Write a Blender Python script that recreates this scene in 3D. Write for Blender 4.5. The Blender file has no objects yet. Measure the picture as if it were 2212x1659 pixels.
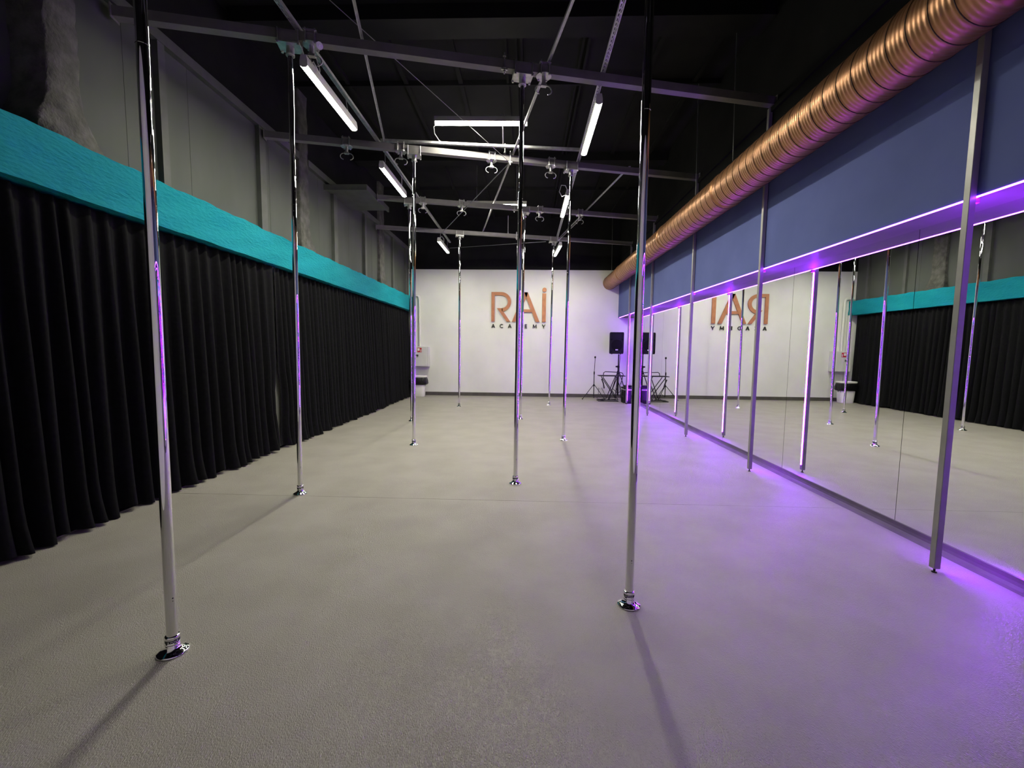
import bpy, math, random
from mathutils import Vector, Matrix
random.seed(7)
PI = math.pi
scene = bpy.context.scene
C = scene.collection

# ------------------------------------------------------------------ camera
cam_data = bpy.data.cameras.new('camera')
cam = bpy.data.objects.new('camera', cam_data)
C.objects.link(cam)
cam_data.sensor_fit = 'HORIZONTAL'
cam_data.sensor_width = 36.0
cam_data.lens = 36.0 * 923.8 / 2212
cam_data.clip_start = 0.02
YAW, PITCH, ROLL, CAMH = 0.03174, 0.08152, 0.01156, 1.40
F = Vector((-math.sin(YAW) * math.cos(PITCH), math.cos(YAW) * math.cos(PITCH), -math.sin(PITCH)))
R0 = Vector((math.cos(YAW), math.sin(YAW), 0))
U0 = R0.cross(F)
RR = R0 * math.cos(ROLL) + U0 * math.sin(ROLL)
UU = -R0 * math.sin(ROLL) + U0 * math.cos(ROLL)
m = Matrix.Identity(4)
for i in range(3):
    m[i][0], m[i][1], m[i][2] = RR[i], UU[i], -F[i]
m[2][3] = CAMH
cam.matrix_world = m
scene.camera = cam

# ------------------------------------------------------------------ world, exposure, light levels
world = bpy.data.worlds.new('world'); scene.world = world
world.use_nodes = True
world.node_tree.nodes['Background'].inputs[0].default_value = (0.0, 0.0, 0.0, 1)
world.node_tree.nodes['Background'].inputs[1].default_value = 0.0
vs = scene.view_settings
vs.view_transform = 'Standard'; vs.look = 'None'; vs.gamma = 1.0; vs.use_curve_mapping = False
vs.exposure = 0.0
LAMP = 270.0       # tube light diffusers
LED = 440.0         # violet strips
cy = scene.cycles
cy.use_denoising = True
cy.max_bounces = 8; cy.diffuse_bounces = 3; cy.glossy_bounces = 6
cy.sample_clamp_indirect = 0.0

# ------------------------------------------------------------------ materials
def nmat(name, color, rough=0.6, metal=0.0, spec=0.5):
    mt = bpy.data.materials.new(name); mt.use_nodes = True
    b = mt.node_tree.nodes['Principled BSDF']
    b.inputs['Base Color'].default_value = (*color, 1)
    b.inputs['Roughness'].default_value = rough
    b.inputs['Metallic'].default_value = metal
    b.inputs['Specular IOR Level'].default_value = spec
    return mt
def vary(mt, c1, c2, scale=3.0, detail=4.0, stretch=(1, 1, 1), lo=0.35, hi=0.65):
    nt = mt.node_tree; b = nt.nodes['Principled BSDF']
    tc = nt.nodes.new('ShaderNodeTexCoord'); mp = nt.nodes.new('ShaderNodeMapping')
    mp.inputs['Scale'].default_value = stretch
    no = nt.nodes.new('ShaderNodeTexNoise'); no.inputs['Scale'].default_value = scale; no.inputs['Detail'].default_value = detail
    cr = nt.nodes.new('ShaderNodeValToRGB')
    cr.color_ramp.elements[0].position = lo; cr.color_ramp.elements[0].color = (*c1, 1)
    cr.color_ramp.elements[1].position = hi; cr.color_ramp.elements[1].color = (*c2, 1)
    nt.links.new(tc.outputs['Object'], mp.inputs[0]); nt.links.new(mp.outputs[0], no.inputs[0])
    nt.links.new(no.outputs[0], cr.inputs[0]); nt.links.new(cr.outputs[0], b.inputs['Base Color'])
    return mt
def bump(mt, scale=80.0, strength=0.3, dist=0.003, detail=5.0, stretch=(1, 1, 1), tex='noise'):
    nt = mt.node_tree; b = nt.nodes['Principled BSDF']
    tc = nt.nodes.new('ShaderNodeTexCoord'); mp = nt.nodes.new('ShaderNodeMapping')
    mp.inputs['Scale'].default_value = stretch
    if tex == 'voronoi':
        no = nt.nodes.new('ShaderNodeTexVoronoi'); no.feature = 'DISTANCE_TO_EDGE'; no.inputs['Scale'].default_value = scale
        out = no.outputs['Distance']
    else:
        no = nt.nodes.new('ShaderNodeTexNoise'); no.inputs['Scale'].default_value = scale; no.inputs['Detail'].default_value = detail
        out = no.outputs[0]
    bp = nt.nodes.new('ShaderNodeBump'); bp.inputs['Strength'].default_value = strength; bp.inputs['Distance'].default_value = dist
    nt.links.new(tc.outputs['Object'], mp.inputs[0]); nt.links.new(mp.outputs[0], no.inputs[0])
    nt.links.new(out, bp.inputs['Height']); nt.links.new(bp.outputs[0], b.inputs['Normal'])
    return mt
def emit(name, color, strength):
    mt = bpy.data.materials.new(name); mt.use_nodes = True
    nt = mt.node_tree; nt.nodes.clear()
    e = nt.nodes.new('ShaderNodeEmission'); e.inputs[0].default_value = (*color, 1); e.inputs[1].default_value = strength
    o = nt.nodes.new('ShaderNodeOutputMaterial'); nt.links.new(e.outputs[0], o.inputs[0])
    return mt

M = {}
M['floor'] = bump(vary(nmat('vinyl_floor', (.3, .28, .25), .42, 0, .4), (.285, .265, .235), (.325, .305, .275), 2.5, 5),
                  180, .85, .0045, stretch=(1, .45, 1), tex='voronoi')
M['cove'] = vary(nmat('vinyl_cove', (.085, .078, .072), .5, 0, .3), (.075, .069, .063), (.095, .088, .08), 6)
M['under'] = vary(nmat('dark_carpet', (.02, .02, .02), .95), (.012, .012, .012), (.03, .03, .028), 60)
M['white'] = bump(vary(nmat('white_plaster', (.72, .72, .68), .75), (.69, .69, .65), (.75, .75, .71), 1.2, 5), 60, .12, .002)
M['black'] = bump(vary(nmat('black_paint', (.012, .012, .0125), .85, 0, .1), (.010, .010, .0105), (.015, .015, .015), 2), 40, .2, .003)
M['ceil'] = vary(nmat('ceiling_black', (.012, .012, .0125), .9, 0, .1), (.010, .010, .0105), (.015, .015, .015), 1.5)
M['grey'] = vary(nmat('grey_panel', (.078, .086, .073), .65, 0, .1), (.07, .078, .065), (.088, .096, .082), 1.3, 4, (1, 1, .4))
M['frame'] = vary(nmat('grey_frame', (.088, .093, .083), .6, 0, .2), (.078, .083, .074), (.098, .103, .093), 5)
M['conc'] = bump(vary(nmat('rough_column', (.08, .08, .07), .75, 0, .2), (.055, .055, .048), (.105, .105, .092), 9, 6), 35, .9, .012, 6)
M['teal'] = bump(vary(nmat('teal_paint', (.006, .21, .255), .7, 0, .06), (.005, .195, .24), (.01, .24, .285), 2.5, 6, (1, .5, 1)), 40, 1.0, .012, 7, (1, .4, 1.2))
M['navy'] = bump(vary(nmat('navy_paint', (.105, .128, .32), .7, 0, .05), (.098, .12, .305), (.114, .138, .345), 1.6, 5), 30, .15, .003)
M['soffit'] = vary(nmat('soffit_grey', (.12, .108, .115), .6), (.11, .1, .105), (.13, .117, .125), 3)
M['curtain'] = vary(nmat('black_cloth', (.006, .006, .007), .95, 0, .1), (.005, .005, .0058), (.0075, .0075, .0085), 30)
M['curtain'].node_tree.nodes['Principled BSDF'].inputs['Sheen Weight'].default_value = .0
M['chrome'] = nmat('chrome', (.84, .84, .85), .018, 1.0)
M['chrome2'] = nmat('chrome_worn', (.74, .73, .72), .16, 1.0)
M['steel'] = vary(nmat('zinc_steel', (.5, .5, .5), .35, .85), (.42, .42, .42), (.58, .58, .57), 25)
M['beam'] = vary(nmat('grey_beam_paint', (.16, .153, .15), .5, .1), (.145, .138, .136), (.18, .172, .168), 6)
M['post'] = vary(nmat('grey_post_paint', (.26, .25, .25), .4, .3), (.24, .23, .23), (.29, .28, .28), 6)
M['galv'] = vary(nmat('galvanised', (.4, .4, .41), .4, .7), (.33, .33, .34), (.47, .47, .48), 18)
M['housing'] = nmat('lamp_housing', (.45, .45, .42), .5)
M['copper'] = bump(vary(nmat('copper_paint', (.36, .172, .086), .36, .7), (.32, .153, .075), (.4, .192, .098), 7, 5), 90, .12, .002)
M['seam'] = nmat('duct_seam', (.05, .025, .015), .7, .2)
M['copper_sign'] = vary(nmat('copper_letter', (.43, .175, .085), .5, .15), (.39, .157, .076), (.47, .195, .096), 10)
M['ink'] = nmat('black_letter', (.012, .012, .014), .5)
M['mirror'] = nmat('mirror_glass', (.86, .88, .87), .0, 1.0)
M['mirror_edge'] = nmat('mirror_edge', (.03, .04, .04), .3)
M['lamp'] = emit('lamp_light', (1.0, .985, .78), LAMP)
M['lampw'] = emit('lamp_light_warm', (1.0, .96, .8), LAMP*.5)
M['led'] = emit('violet_led', (.27, .012, 1.0), LED)
M['led2'] = emit('violet_led_long', (.29, .045, 1.0), LED*.085)
M['ledclip'] = nmat('led_clip', (.5, .1, .5), .3)
M['plastic'] = bump(nmat('black_plastic', (.008, .008, .009), .6, 0, .15), 200, .2, .001)
M['grille'] = bump(nmat('black_grille', (.004, .004, .0045), .7, 0, .1), 300, .6, .002)
M['bmetal'] = nmat('black_metal', (.01, .01, .011), .45, .1, .3)
M['badge'] = nmat('silver_badge', (.8, .8, .8), .4)
M['bag'] = bump(nmat('black_bag', (.005, .005, .006), .3, 0, .35), 14, 1.0, .03)
M['binw'] = nmat('white_plastic', (.7, .68, .68), .45)
M['cab'] = vary(nmat('cabinet_white', (.62, .62, .6), .4), (.6, .6, .58), (.65, .65, .63), 3)
M['red'] = nmat('sign_red', (.45, .02, .03), .5)
M['signw'] = nmat('sign_white', (.8, .8, .8), .5)
M['pipe'] = nmat('pipe_white', (.68, .68, .64), .4)
M['cable'] = nmat('white_cable', (.55, .55, .53), .5)
M['wire'] = nmat('steel_wire', (.3, .3, .3), .35, .8)
M['rubber'] = nmat('rubber', (.02, .02, .02), .8)
M['strip'] = nmat('edge_strip', (.4, .38, .33), .4, .3)

# ------------------------------------------------------------------ mesh helpers
class MB:
    def __init__(s): s.v = []; s.f = []; s.sm = []
    def add(s, vs_, fs, smooth=False):
        n = len(s.v); s.v += [tuple(q) for q in vs_]
        for f in fs: s.f.append(tuple(i + n for i in f)); s.sm.append(smooth)
        return s
    def box(s, x0, x1, y0, y1, z0, z1):
        return s.add([(x0,y0,z0),(x1,y0,z0),(x1,y1,z0),(x0,y1,z0),(x0,y0,z1),(x1,y0,z1),(x1,y1,z1),(x0,y1,z1)],
                     [(0,3,2,1),(4,5,6,7),(0,1,5,4),(1,2,6,5),(2,3,7,6),(3,0,4,7)])
    def bbox(s, x0, x1, y0, y1, z0, z1, b=.004):
        # box with chamfered vertical and horizontal edges
        P = []
        for z, k in ((z0, b), (z0 + b, 0), (z1 - b, 0), (z1, b)):
            a0, a1, c0, c1 = x0 + k, x1 - k, y0 + k, y1 - k
            P += [(a0 + b, c0, z), (a1 - b, c0, z), (a1, c0 + b, z), (a1, c1 - b, z), (a1 - b, c1, z), (a0 + b, c1, z), (a0, c1 - b, z), (a0, c0 + b, z)]
        fs = [tuple(range(7, -1, -1)), tuple(range(24, 32))]
        for l in range(3):
            for i in range(8):
                j = (i + 1) % 8; fs.append((l*8+i, l*8+j, l*8+8+j, l*8+8+i))
        return s.add(P, fs)
    def obox(s, a, b, w, h, up=(0, 0, 1)):
        # bar of width w and height h from a to b (centre line)
        a, b = Vector(a), Vector(b); d = (b - a).normalized(); upv = Vector(up)
        x = d.cross(upv).normalized(); u = x.cross(d).normalized()
        P = []
        for q in (a, b):
            for sx, su in ((-1,-1),(1,-1),(1,1),(-1,1)):
                P.append(q + x*(w/2*sx) + u*(h/2*su))
        return s.add(P, [(0,1,2,3),(7,6,5,4),(0,4,5,1),(1,5,6,2),(2,6,7,3),(3,7,4,0)])
    def cyl(s, a, b, r, r2=None, n=20, cap=True, smooth=True):
        a, b = Vector(a), Vector(b); r2 = r if r2 is None else r2
        d = (b - a).normalized(); t = Vector((1,0,0)) if abs(d.z) > .8 else Vector((0,0,1))
        x = d.cross(t).normalized(); y = d.cross(x)
        P = []
        for q, rr in ((a, r), (b, r2)):
            for i in range(n):
                an = 2*PI*i/n; P.append(q + x*(rr*math.cos(an)) + y*(rr*math.sin(an)))
        s.add(P, [(i, n+i, n+(i+1)%n, (i+1)%n) for i in range(n)], smooth)
        if cap:
            s.add(P[:n], [tuple(range(n))]); s.add(P[n:], [tuple(range(n-1, -1, -1))])
        return s
    def tube(s, pts, r, n=8, closed=False):
        pts = [Vector(q) for q in pts]; N = len(pts); P = []
        prev = None
        for i, q in enumerate(pts):
            if closed: d = (pts[(i+1)%N] - pts[i-1])
            else: d = pts[min(i+1, N-1)] - pts[max(i-1, 0)]
            d.normalize()
            t = prev if prev is not None else (Vector((1,0,0)) if abs(d.z) > .7 else Vector((0,0,1)))
            x = (t - d*t.dot(d))
            if x.length < 1e-5: x = d.orthogonal()
            x.normalize(); prev = x; y = d.cross(x)
            for k in range(n):
                an = 2*PI*k/n; P.append(q + x*(r*math.cos(an)) + y*(r*math.sin(an)))
        fs = []
        for i in range(N if closed else N-1):
            j = (i+1) % N
            for k in range(n): fs.append((i*n+k, i*n+(k+1)%n, j*n+(k+1)%n, j*n+k))
        s.add(P, fs, True)
        if not closed:
            s.add(P[:n], [tuple(range(n-1,-1,-1))]); s.add(P[-n:], [tuple(range(n))])
        return s
    def lathe(s, prof, c=(0,0,0), n=32, axis='z'):
        P = []
        for r, z in prof:
            for k in range(n):
                an = 2*PI*k/n
                P.append((c[0]+r*math.cos(an), c[1]+r*math.sin(an), c[2]+z) if axis == 'z' else (c[0]+r*math.cos(an), c[1]+z, c[2]+r*math.sin(an)))
        fs = []
        for i in range(len(prof)-1):
            for k in range(n): fs.append((i*n+k, i*n+(k+1)%n, (i+1)*n+(k+1)%n, (i+1)*n+k))
        return s.add(P, fs, True)
    def prism(s, poly, y0, y1):
        # polygon in x,z pulled along y
        n = len(poly); P = [(x, y0, z) for x, z in poly] + [(x, y1, z) for x, z in poly]
        s.add(P, [tuple(range(n)), tuple(range(2*n-1, n-1, -1))] + [(i, n+i, n+(i+1)%n, (i+1)%n) for i in range(n)])
        return s
    def build(s, name, mat, parent=None):
        me = bpy.data.meshes.new(name); me.from_pydata(s.v, [], s.f)
        me.polygons.foreach_set('use_smooth', s.sm)
        me.materials.append(M[mat] if isinstance(mat, str) else mat)
        me.update()
        import bmesh
        bm = bmesh.new(); bm.from_mesh(me); bmesh.ops.recalc_face_normals(bm, faces=bm.faces); bm.to_mesh(me); bm.free()
        o = bpy.data.objects.new(name, me); C.objects.link(o)
        if parent is not None: o.parent = parent
        return o
def tag(o, label=None, cat=None, group=None, kind=None):
    if label: o['label'] = label
    if cat: o['category'] = cat
    if group: o['group'] = group
    if kind: o['kind'] = kind
    return o
def struct(o, label=None):
    o['kind'] = 'structure'
    if label: o['label'] = label
    return o
def thing(name, loc, label, cat, group=None, rz=0.0):
    o = bpy.data.objects.new(name, None); C.objects.link(o); o.location = loc; o.rotation_euler = (0, 0, rz)
    o.empty_display_size = .1
    return tag(o, label, cat, group)
def copy_tree(o, parent=None):
    c = o.copy(); C.objects.link(c); c.parent = parent
    for ch in list(o.children): copy_tree(ch, c)
    return c

# ------------------------------------------------------------------ dimensions
XL, XW, XM = -3.42, 2.67, 2.95       # left upper wall, right upper wall, mirror face
YB, YF = 12.67, -0.4                 # back wall, wall behind the camera
CEIL = 5.2
TF, TZ0, TZ1 = -3.30, 2.468, 2.863   # teal beam face and heights
BZ0, BZ1 = 4.07, 4.15                # steel beams
BEAMS = [(2.15, .2165), (4.396, .221), (6.424, .23), (8.545, .23), (10.613, .238)]
def by(i, x): return BEAMS[i][0] + BEAMS[i][1]*x

# ------------------------------------------------------------------ floor, ceiling, walls
fl = MB().box(-3.377, 3.1, YF, YB+.2, -.2, -.003).build('floor', 'under'); struct(fl, 'grey beige vinyl sports floor')
MB().box(-3.377, 2.91, YF, 3.858, -.003, 0).build('vinyl_sheet', 'floor', fl)
MB().box(-3.377, 2.91, 3.861, YB, -.003, 0).build('vinyl_sheet', 'floor', fl)
MB().box(-3.9, -3.377, YF, YB+.2, -.2, -.012).build('carpet_strip', 'under', fl)
st = MB().obox((-3.377, YF, .0005), (-3.377, YB, .0005), .012, .005).build('trim_1', 'strip'); struct(st, 'thin pale metal edge strip along the curtain')

ce = MB().box(-4.0, 3.2, YF, YB+.2, CEIL, CEIL+.15).build('ceiling', 'ceil'); struct(ce, 'black ceiling with ribs')
for x, w in ((-2.6, .05), (-1.76, .06), (-.98, .06), (-.31, .03), (-.18, .03), (-.11, .03), (.65, .03), (.72, .03), (1.6, .06), (2.3, .06)):
    MB().box(x-w/2, x+w/2, 5.34, YB, CEIL-.05, CEIL).build('rib', 'ceil', ce)
for y0, y1, d in ((5.02, 5.34, .16), (8.6, 8.85, .16), (1.2, 1.45, .16)):
    MB().box(-3.42, 2.67, y0, y1, CEIL-d, CEIL).build('girder', 'black', ce)
for y in (6.38, 10.4):
    MB().box(-3.42, 2.67, y, y+.03, CEIL-.07, CEIL).build('batten', 'ceil', ce)

wb = MB().box(-3.9, 3.3, YB, YB+.15, 0, 3.70).build('wall_back', 'white'); struct(wb, 'white plastered back wall')
MB().box(-3.9, 3.3, YB-.012, YB+.15, 3.70, CEIL).build('upper_wall', 'black', wb)
bb = MB().box(-3.42, 2.93, YB-.012, YB, 0, .10).build('baseboard_back', 'cove'); struct(bb)

wr = MB().box(XW, 3.3, YF, YB, 2.34, 3.46).build('wall_right', 'navy'); struct(wr, 'navy blue wall face above the mirrors')
MB().box(XW+.004, 3.3, YF, YB, 3.46, CEIL).build('upper_wall', 'black', wr)
MB().box(XM+.012, 3.3, YF, YB, 0, 2.34).build('mirror_backing', 'black', wr)
MB().box(XW+.012, XM+.012, YF, YB, 2.3352, 2.34).build('soffit_board', 'soffit', wr)
MB().obox((XW-.012, YF, 4.05), (XW-.012, YB, 4.05), .03, .06).build('wall_rail', 'black', wr)
# coved skirting below the mirrors
prof = [(2.905, 0), (2.912, .004), (2.925, .012), (2.937, .03), (2.942, .05), (2.942, .078), (2.962, .078), (2.962, 0)]
P = MB().prism(prof, YF, YB)
br = P.build('baseboard_right', 'cove'); struct(br, 'dark grey coved vinyl skirting under the mirrors')
wf = MB().box(-3.9, 3.3, YF-.15, YF, 0, 3.70).build('wall_front', 'white'); struct(wf, 'white wall at the near end of the room')
MB().box(-3.9, 3.3, YF-.15, YF+.012, 3.70, CEIL).build('upper_wall', 'black', wf)

# ------------------------------------------------------------------ left wall
wl = MB().box(-4.0, -3.72, YF, YB, 0, CEIL).build('wall_left', 'black'); struct(wl, 'dark grey panelled wall above the teal beam')
RAILZ = (4.19, 4.29)
posts = [(4.053, 4.132), (5.554, 5.684), (7.66, 7.80), (9.117, 9.224), (11.02, 11.10), (12.2, 12.27)]
cols = [(3.087, 3.323), (6.52, 6.787), (10.03, 10.357)]
seams = [3.75, 4.459, 5.831, 7.2, 8.4, 9.65, 10.7, 11.6]
edges = sorted([3.2] + [(a+b)/2 for a, b in posts] + [(a+b)/2 for a, b in cols[1:]] + seams + [YB])
for a, b in zip(edges[:-1], edges[1:]):
    MB().box(-3.72, -3.475, a+.002, b-.002, TZ0+.1, RAILZ[0]+.05).build('panel', 'grey', wl)
MB().box(-3.72, -3.68, YF, 3.198, TZ0+.1, RAILZ[0]+.05).build('panel', 'grey', wl)
MB().box(-3.72, -3.68, YF, 3.198, RAILZ[0]+.052, CEIL-.001).build('upper_panel', 'black', wl)
MB().box(-3.72, -3.475, 3.2, YB, RAILZ[0]+.052, CEIL-.001).build('upper_panel', 'black', wl)
for a, b in posts:
    MB().box(-3.475, XL, a, b, TZ1, RAILZ[0]).build('post', 'frame', wl)
for a, b in ((3.323, 6.52), (6.787, 7.93), (8.7, 10.03), (10.357, YB-.02)):
    MB().box(-3.475, XL+.006, a, b, *RAILZ).build('top_rail', 'frame', wl)
def column(y0, y1, fl0, fl1, parent):
    # shaft with a flared foot, rough plaster surface
    mb = MB(); prof = []
    N = 26
    for i in range(N+1):
        z = TZ1 + (CEIL-.001-TZ1)*(i/N)**1.6
        t = max(0.0, 1 - (z-TZ1)/.42); k = t*t*(3-2*t)
        a, b = y0 - fl0*k, y1 + fl1*k*k
        xo = XL + .035*k
        def j(s): return s*.006*math.sin(z*31+y0*7+s*3)+.004*math.sin(z*57)
        prof.append([(-3.72, a+j(1), z), (xo-.012, a+j(1), z), (xo, a+.014+j(2), z), (xo+.006*math.sin(z*23), (a+b)/2, z), (xo, b-.014+j(3), z), (xo-.012, b+j(2), z), (-3.72, b+j(2), z)])
    P = [q for r in prof for q in r]; n = 7
    fs = [(i*n+k, i*n+k+1, (i+1)*n+k+1, (i+1)*n+k) for i in range(N) for k in range(n-1)]
    mb.add(P, fs, True)
    return mb.build('column', 'conc', parent)
column(*cols[0], .12, .12, wl); column(*cols[1], .05, .14, wl); column(*cols[2], .04, .1, wl)
# boxed canopy at the end of the third beam
cn = MB().box(-3.475, -2.75, 7.42, 8.57, 4.085, 4.135).build('wall_canopy', 'frame', wl)
MB().box(-2.765, -2.735, 7.40, 8.59, 4.06, 4.15).build('canopy_edge', 'frame', cn)
MB().box(-3.475, -2.765, 7.40, 7.425, 4.06, 4.15).build('canopy_edge', 'frame', cn)

tb = MB()
# slightly uneven teal beam face
NY, NZ = 150, 6
P = []
for i in range(NY+1):
    y = YF + (YB-YF)*i/NY
    for k in range(NZ+1):
        z = TZ0 + (TZ1-TZ0)*k/NZ
        e = .0 if 0 < k < NZ else .006*math.sin(y*9+k)+.004*math.sin(y*23)
        P.append((TF + .004*math.sin(y*3.1+k)+.003*math.sin(y*7.7-k*2), y, z + (e if k else .3*e)))
    P.append((-3.72, y, TZ1)); P.append((-3.72, y, TZ0))
n = NZ+3
tb.add(P, [(i*n+k, i*n+(k+1)%n, (i+1)*n+(k+1)%n, (i+1)*n+k) for i in range(NY) for k in range(n)])
tb.add(P[:n], [tuple(range(n))])
t = tb.build('trim_2', 'teal'); struct(t, 'teal painted concrete beam above the black curtains')

# ------------------------------------------------------------------ mirrors
ys = [YF+.0, -1.1, .4, 1.9, 3.40, 4.905, 6.40, 7.87, 9.40, 10.90, 12.40, YB-.013]
for a, b in zip(ys[:-1], ys[1:]):
    if b < 1.0: continue
    o = MB().box(XM, XM+.006, a+.002, b-.002, .078, 2.335).build('mirror_panel', 'mirror')
    where = {1.9: 'behind the fifth post from the white wall', 3.4: 'between the fifth and fourth posts', 4.905: 'behind the fourth post from the white wall', 6.4: 'behind the third post from the white wall',
             7.87: 'behind the second post from the white wall', 9.4: 'between the second and first posts', 10.9: 'behind the first post and the equipment case', 12.4: 'in the corner, a narrow strip touching the white wall'}
    tag(o, 'tall frameless wall mirror panel ' + where.get(a, 'nearest the near end of the room'), 'mirror', 'mirror panels along the wall')

# ------------------------------------------------------------------ dance poles
def text_mesh(s, size):
    cu = bpy.data.curves.new('txt', 'FONT'); cu.body = s; cu.size = size; cu.align_x = 'CENTER'; cu.resolution_u = 2
    ob = bpy.data.objects.new('txt', cu); C.objects.link(ob)
    dg = bpy.context.evaluated_depsgraph_get(); me = ob.evaluated_get(dg).to_mesh()
    vs_ = [tuple(v.co) for v in me.vertices]; fs = [tuple(p.vertices) for p in me.polygons]
    ob.evaluated_get(dg).to_mesh_clear(); bpy.data.objects.remove(ob); bpy.data.curves.remove(cu)
    return vs_, fs
TXT = text_mesh('X POLE', .013)
def dance_pole(base, top, joint, slope, label, face):
    bx, by_ = base
    t = thing('dance_pole', (bx, by_, 0), label, 'dance pole', 'chrome dance poles')
    dx, dy = top[0]-bx, top[1]-by_
    H = 3.975
    def at(z): return (dx*z/H, dy*z/H, z)
    # base flange
    MB().lathe([(.0, .0), (.062, .0), (.0635, .004), (.061, .008), (.047, .014), (.033, .024), (.0285, .034), (.0285, .042), (.0, .042)], n=40).build('base_flange', 'chrome', t)
    co = MB().lathe([(.0285, .040), (.0295, .043), (.0295, .050), (.0275, .052), (.0275, .066), (.0295, .068), (.0295, .078), (.0265, .082), (.0225, .083)], n=36).build('collar', 'chrome', t)
    MB().lathe([(.0277, .0525), (.0283, .0535), (.0283, .0645), (.0277, .0655)], n=36).build('collar_band', 'rubber', co)
    tv = []
    for x, y, z in TXT[0]:
        a = face + x/.0285; tv.append((.0286*math.cos(a), .0286*math.sin(a), .0545+y))
    MB().add(tv, TXT[1]).build('collar_lettering', 'badge', co)
    lo = MB().cyl(at(.08), at(joint), .0225, n=40).build('lower_tube', 'chrome', t)
    for zz, rr in ((.262, .0032), (.249, .002)):
        a = face + .35
        c0 = Vector(at(zz)) + Vector((math.cos(a)*.0222, math.sin(a)*.0222, 0)); c1 = c0 + Vector((math.cos(a)*.0006, math.sin(a)*.0006, 0))
        MB().cyl(c0, c1, rr, n=10).build('set_screw', 'rubber', lo)
    MB().cyl(at(joint-.004), at(joint+.004), .0236, n=40).build('joint_ring', 'chrome', t)
    MB().cyl(at(joint), at(H), .0225, n=40).build('upper_tube', 'chrome', t)
    # socket and saddle on the beam
    so = MB().cyl((dx, dy, 3.955), (dx, dy, 4.02), .034, n=28).build('socket', 'steel', t)
    MB().lathe([(.026, 3.95), (.037, 3.95), (.037, 3.962), (.034, 3.966)], (dx, dy, 0), n=28).build('socket_lip', 'steel', so)
    d = Vector((1, slope, 0)).normalized(); nrm = Vector((-d.y, d.x, 0))
    c = Vector((dx, dy, 0))
    pl = MB().obox(c - d*.095 + Vector((0,0,4.026)), c + d*.095 + Vector((0,0,4.026)), .15, .012).build('mount_plate', 'steel', t)
    sd = MB()
    for sgn in (-1, 1):
        q = c + nrm*(sgn*.052) + Vector((0,0,4.072))
        sd.obox(q - d*.078, q + d*.078, .012, .085)
    sd.obox(c - d*.078 + Vector((0,0,4.05)), c + d*.078 + Vector((0,0,4.05)), .1, .036)
    sd.build('saddle', 'beam', t)
    for sx in (-1, 1):
        for sy in (-1, 1):
            q = c + d*(sx*.083) + nrm*(sy*.066)
            MB().cyl(q + Vector((0,0,4.012)), q + Vector((0,0,4.135)), .006, n=8).cyl(q + Vector((0,0,4.008)), q + Vector((0,0,4.02)), .011, n=6, smooth=False).build('bolt', 'steel', t)
    return t
PL = 'chrome dance pole under the {} ceiling beam from the white wall, {}'
ordn = ['fifth', 'fourth', 'third', 'second', 'first']
poles = [
    (0, (-1.598, 1.804), (-1.578, 1.804), 2.625, 'curtain side'), (0, (.587, 2.277), (.585, 2.277), 2.606, 'mirror side'),
    (1, (-2.137, 3.924), (-2.112, 3.924), 2.68, 'curtain side'), (1, (-.093, 4.376), (-.072, 4.376), 2.682, 'mirror side'),
    (2, (-1.605, 6.055), (-1.570, 6.055), 2.681, 'curtain side'), (2, (.599, 6.562), (.624, 6.562), 2.635, 'mirror side'),
    (3, (-2.175, 8.07), (-2.185, 8.05), 2.66, 'curtain side'), (3, (-.095, 8.523), (-.066, 8.523), 2.66, 'mirror side'),
    (4, (-1.597, 10.232), (-1.592, 10.232), 2.66, 'curtain side'), (4, (.601, 10.756), (.630, 10.756), 2.66, 'mirror side')]
for i, b, tp, j, side in poles:
    lab = PL.format(ordn[i], side) if i else 'chrome dance pole standing farthest from the white wall, ' + side
    dance_pole(b, tp, j, BEAMS[i][1], lab, math.atan2(-b[1], -b[0]))

# ------------------------------------------------------------------ LED posts along the mirror
lp_label = 'square grey steel post with violet LED strip by the mirror, {} from the white wall'
for i, (ym, lab) in enumerate([(2.733, 'fifth'), (5.02, 'fourth'), (7.03, 'third'), (9.27, 'second'), (11.22, 'first')]):
    t = thing('led_post', (2.645, ym, 0), lp_label.format(lab), 'post', 'LED posts along the mirrors')
    MB().bbox(-.02, .02, -.02, .02, .03, 4.065, .0025).build('post_tube', 'post', t)
    MB().cyl((0, 0, 0), (0, 0, .032), .006, n=10).cyl((0, 0, 0), (0, 0, .006), .014, n=12).build('foot_screw', 'bmetal', t)
    l = MB().box(.0205, .0235, -.0055, .0055, .09, 2.30).build('led_strip', 'led', t)
    MB().box(.02, .0255, -.008, .008, .075, .09).build('led_end_cap', 'ledclip', t)
    MB().box(.02, .05, -.012, .012, 2.302, 2.33).build('led_connector', 'ledclip', t)
o = MB().box(XW-.002, XW+.007, -.3, 12.5, 2.331, 2.3395).build('led_strip', 'led2')
tag(o, 'long violet LED strip under the edge of the navy wall band', 'LED strip')

# ------------------------------------------------------------------ ceiling beams and rails
bl_label = 'grey steel box beam crossing under the ceiling, {} from the white back wall'
for i, (x0, x1) in enumerate([(-3.42, 2.662), (-3.42, 2.662), (-3.40, 2.655), (-2.73, 2.655), (-3.42, 2.655)]):
    a = Vector((x0, by(i, x0), (BZ0+BZ1)/2)); b = Vector((x1, by(i, x1), (BZ0+BZ1)/2))
    t = thing('ceiling_beam', a, bl_label.format(ordn[i]), 'beam', 'steel box beams')
    MB().obox((0, 0, 0), b-a, .08, .08).build('beam_tube', 'beam', t)
    d = (b-a).normalized()
    MB().obox(-d*.004, d*.004, .11, .11).build('end_plate', 'beam', t)
    MB().obox((b-a)-d*.004, (b-a)+d*.004, .11, .11).build('end_plate', 'beam', t)

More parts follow.
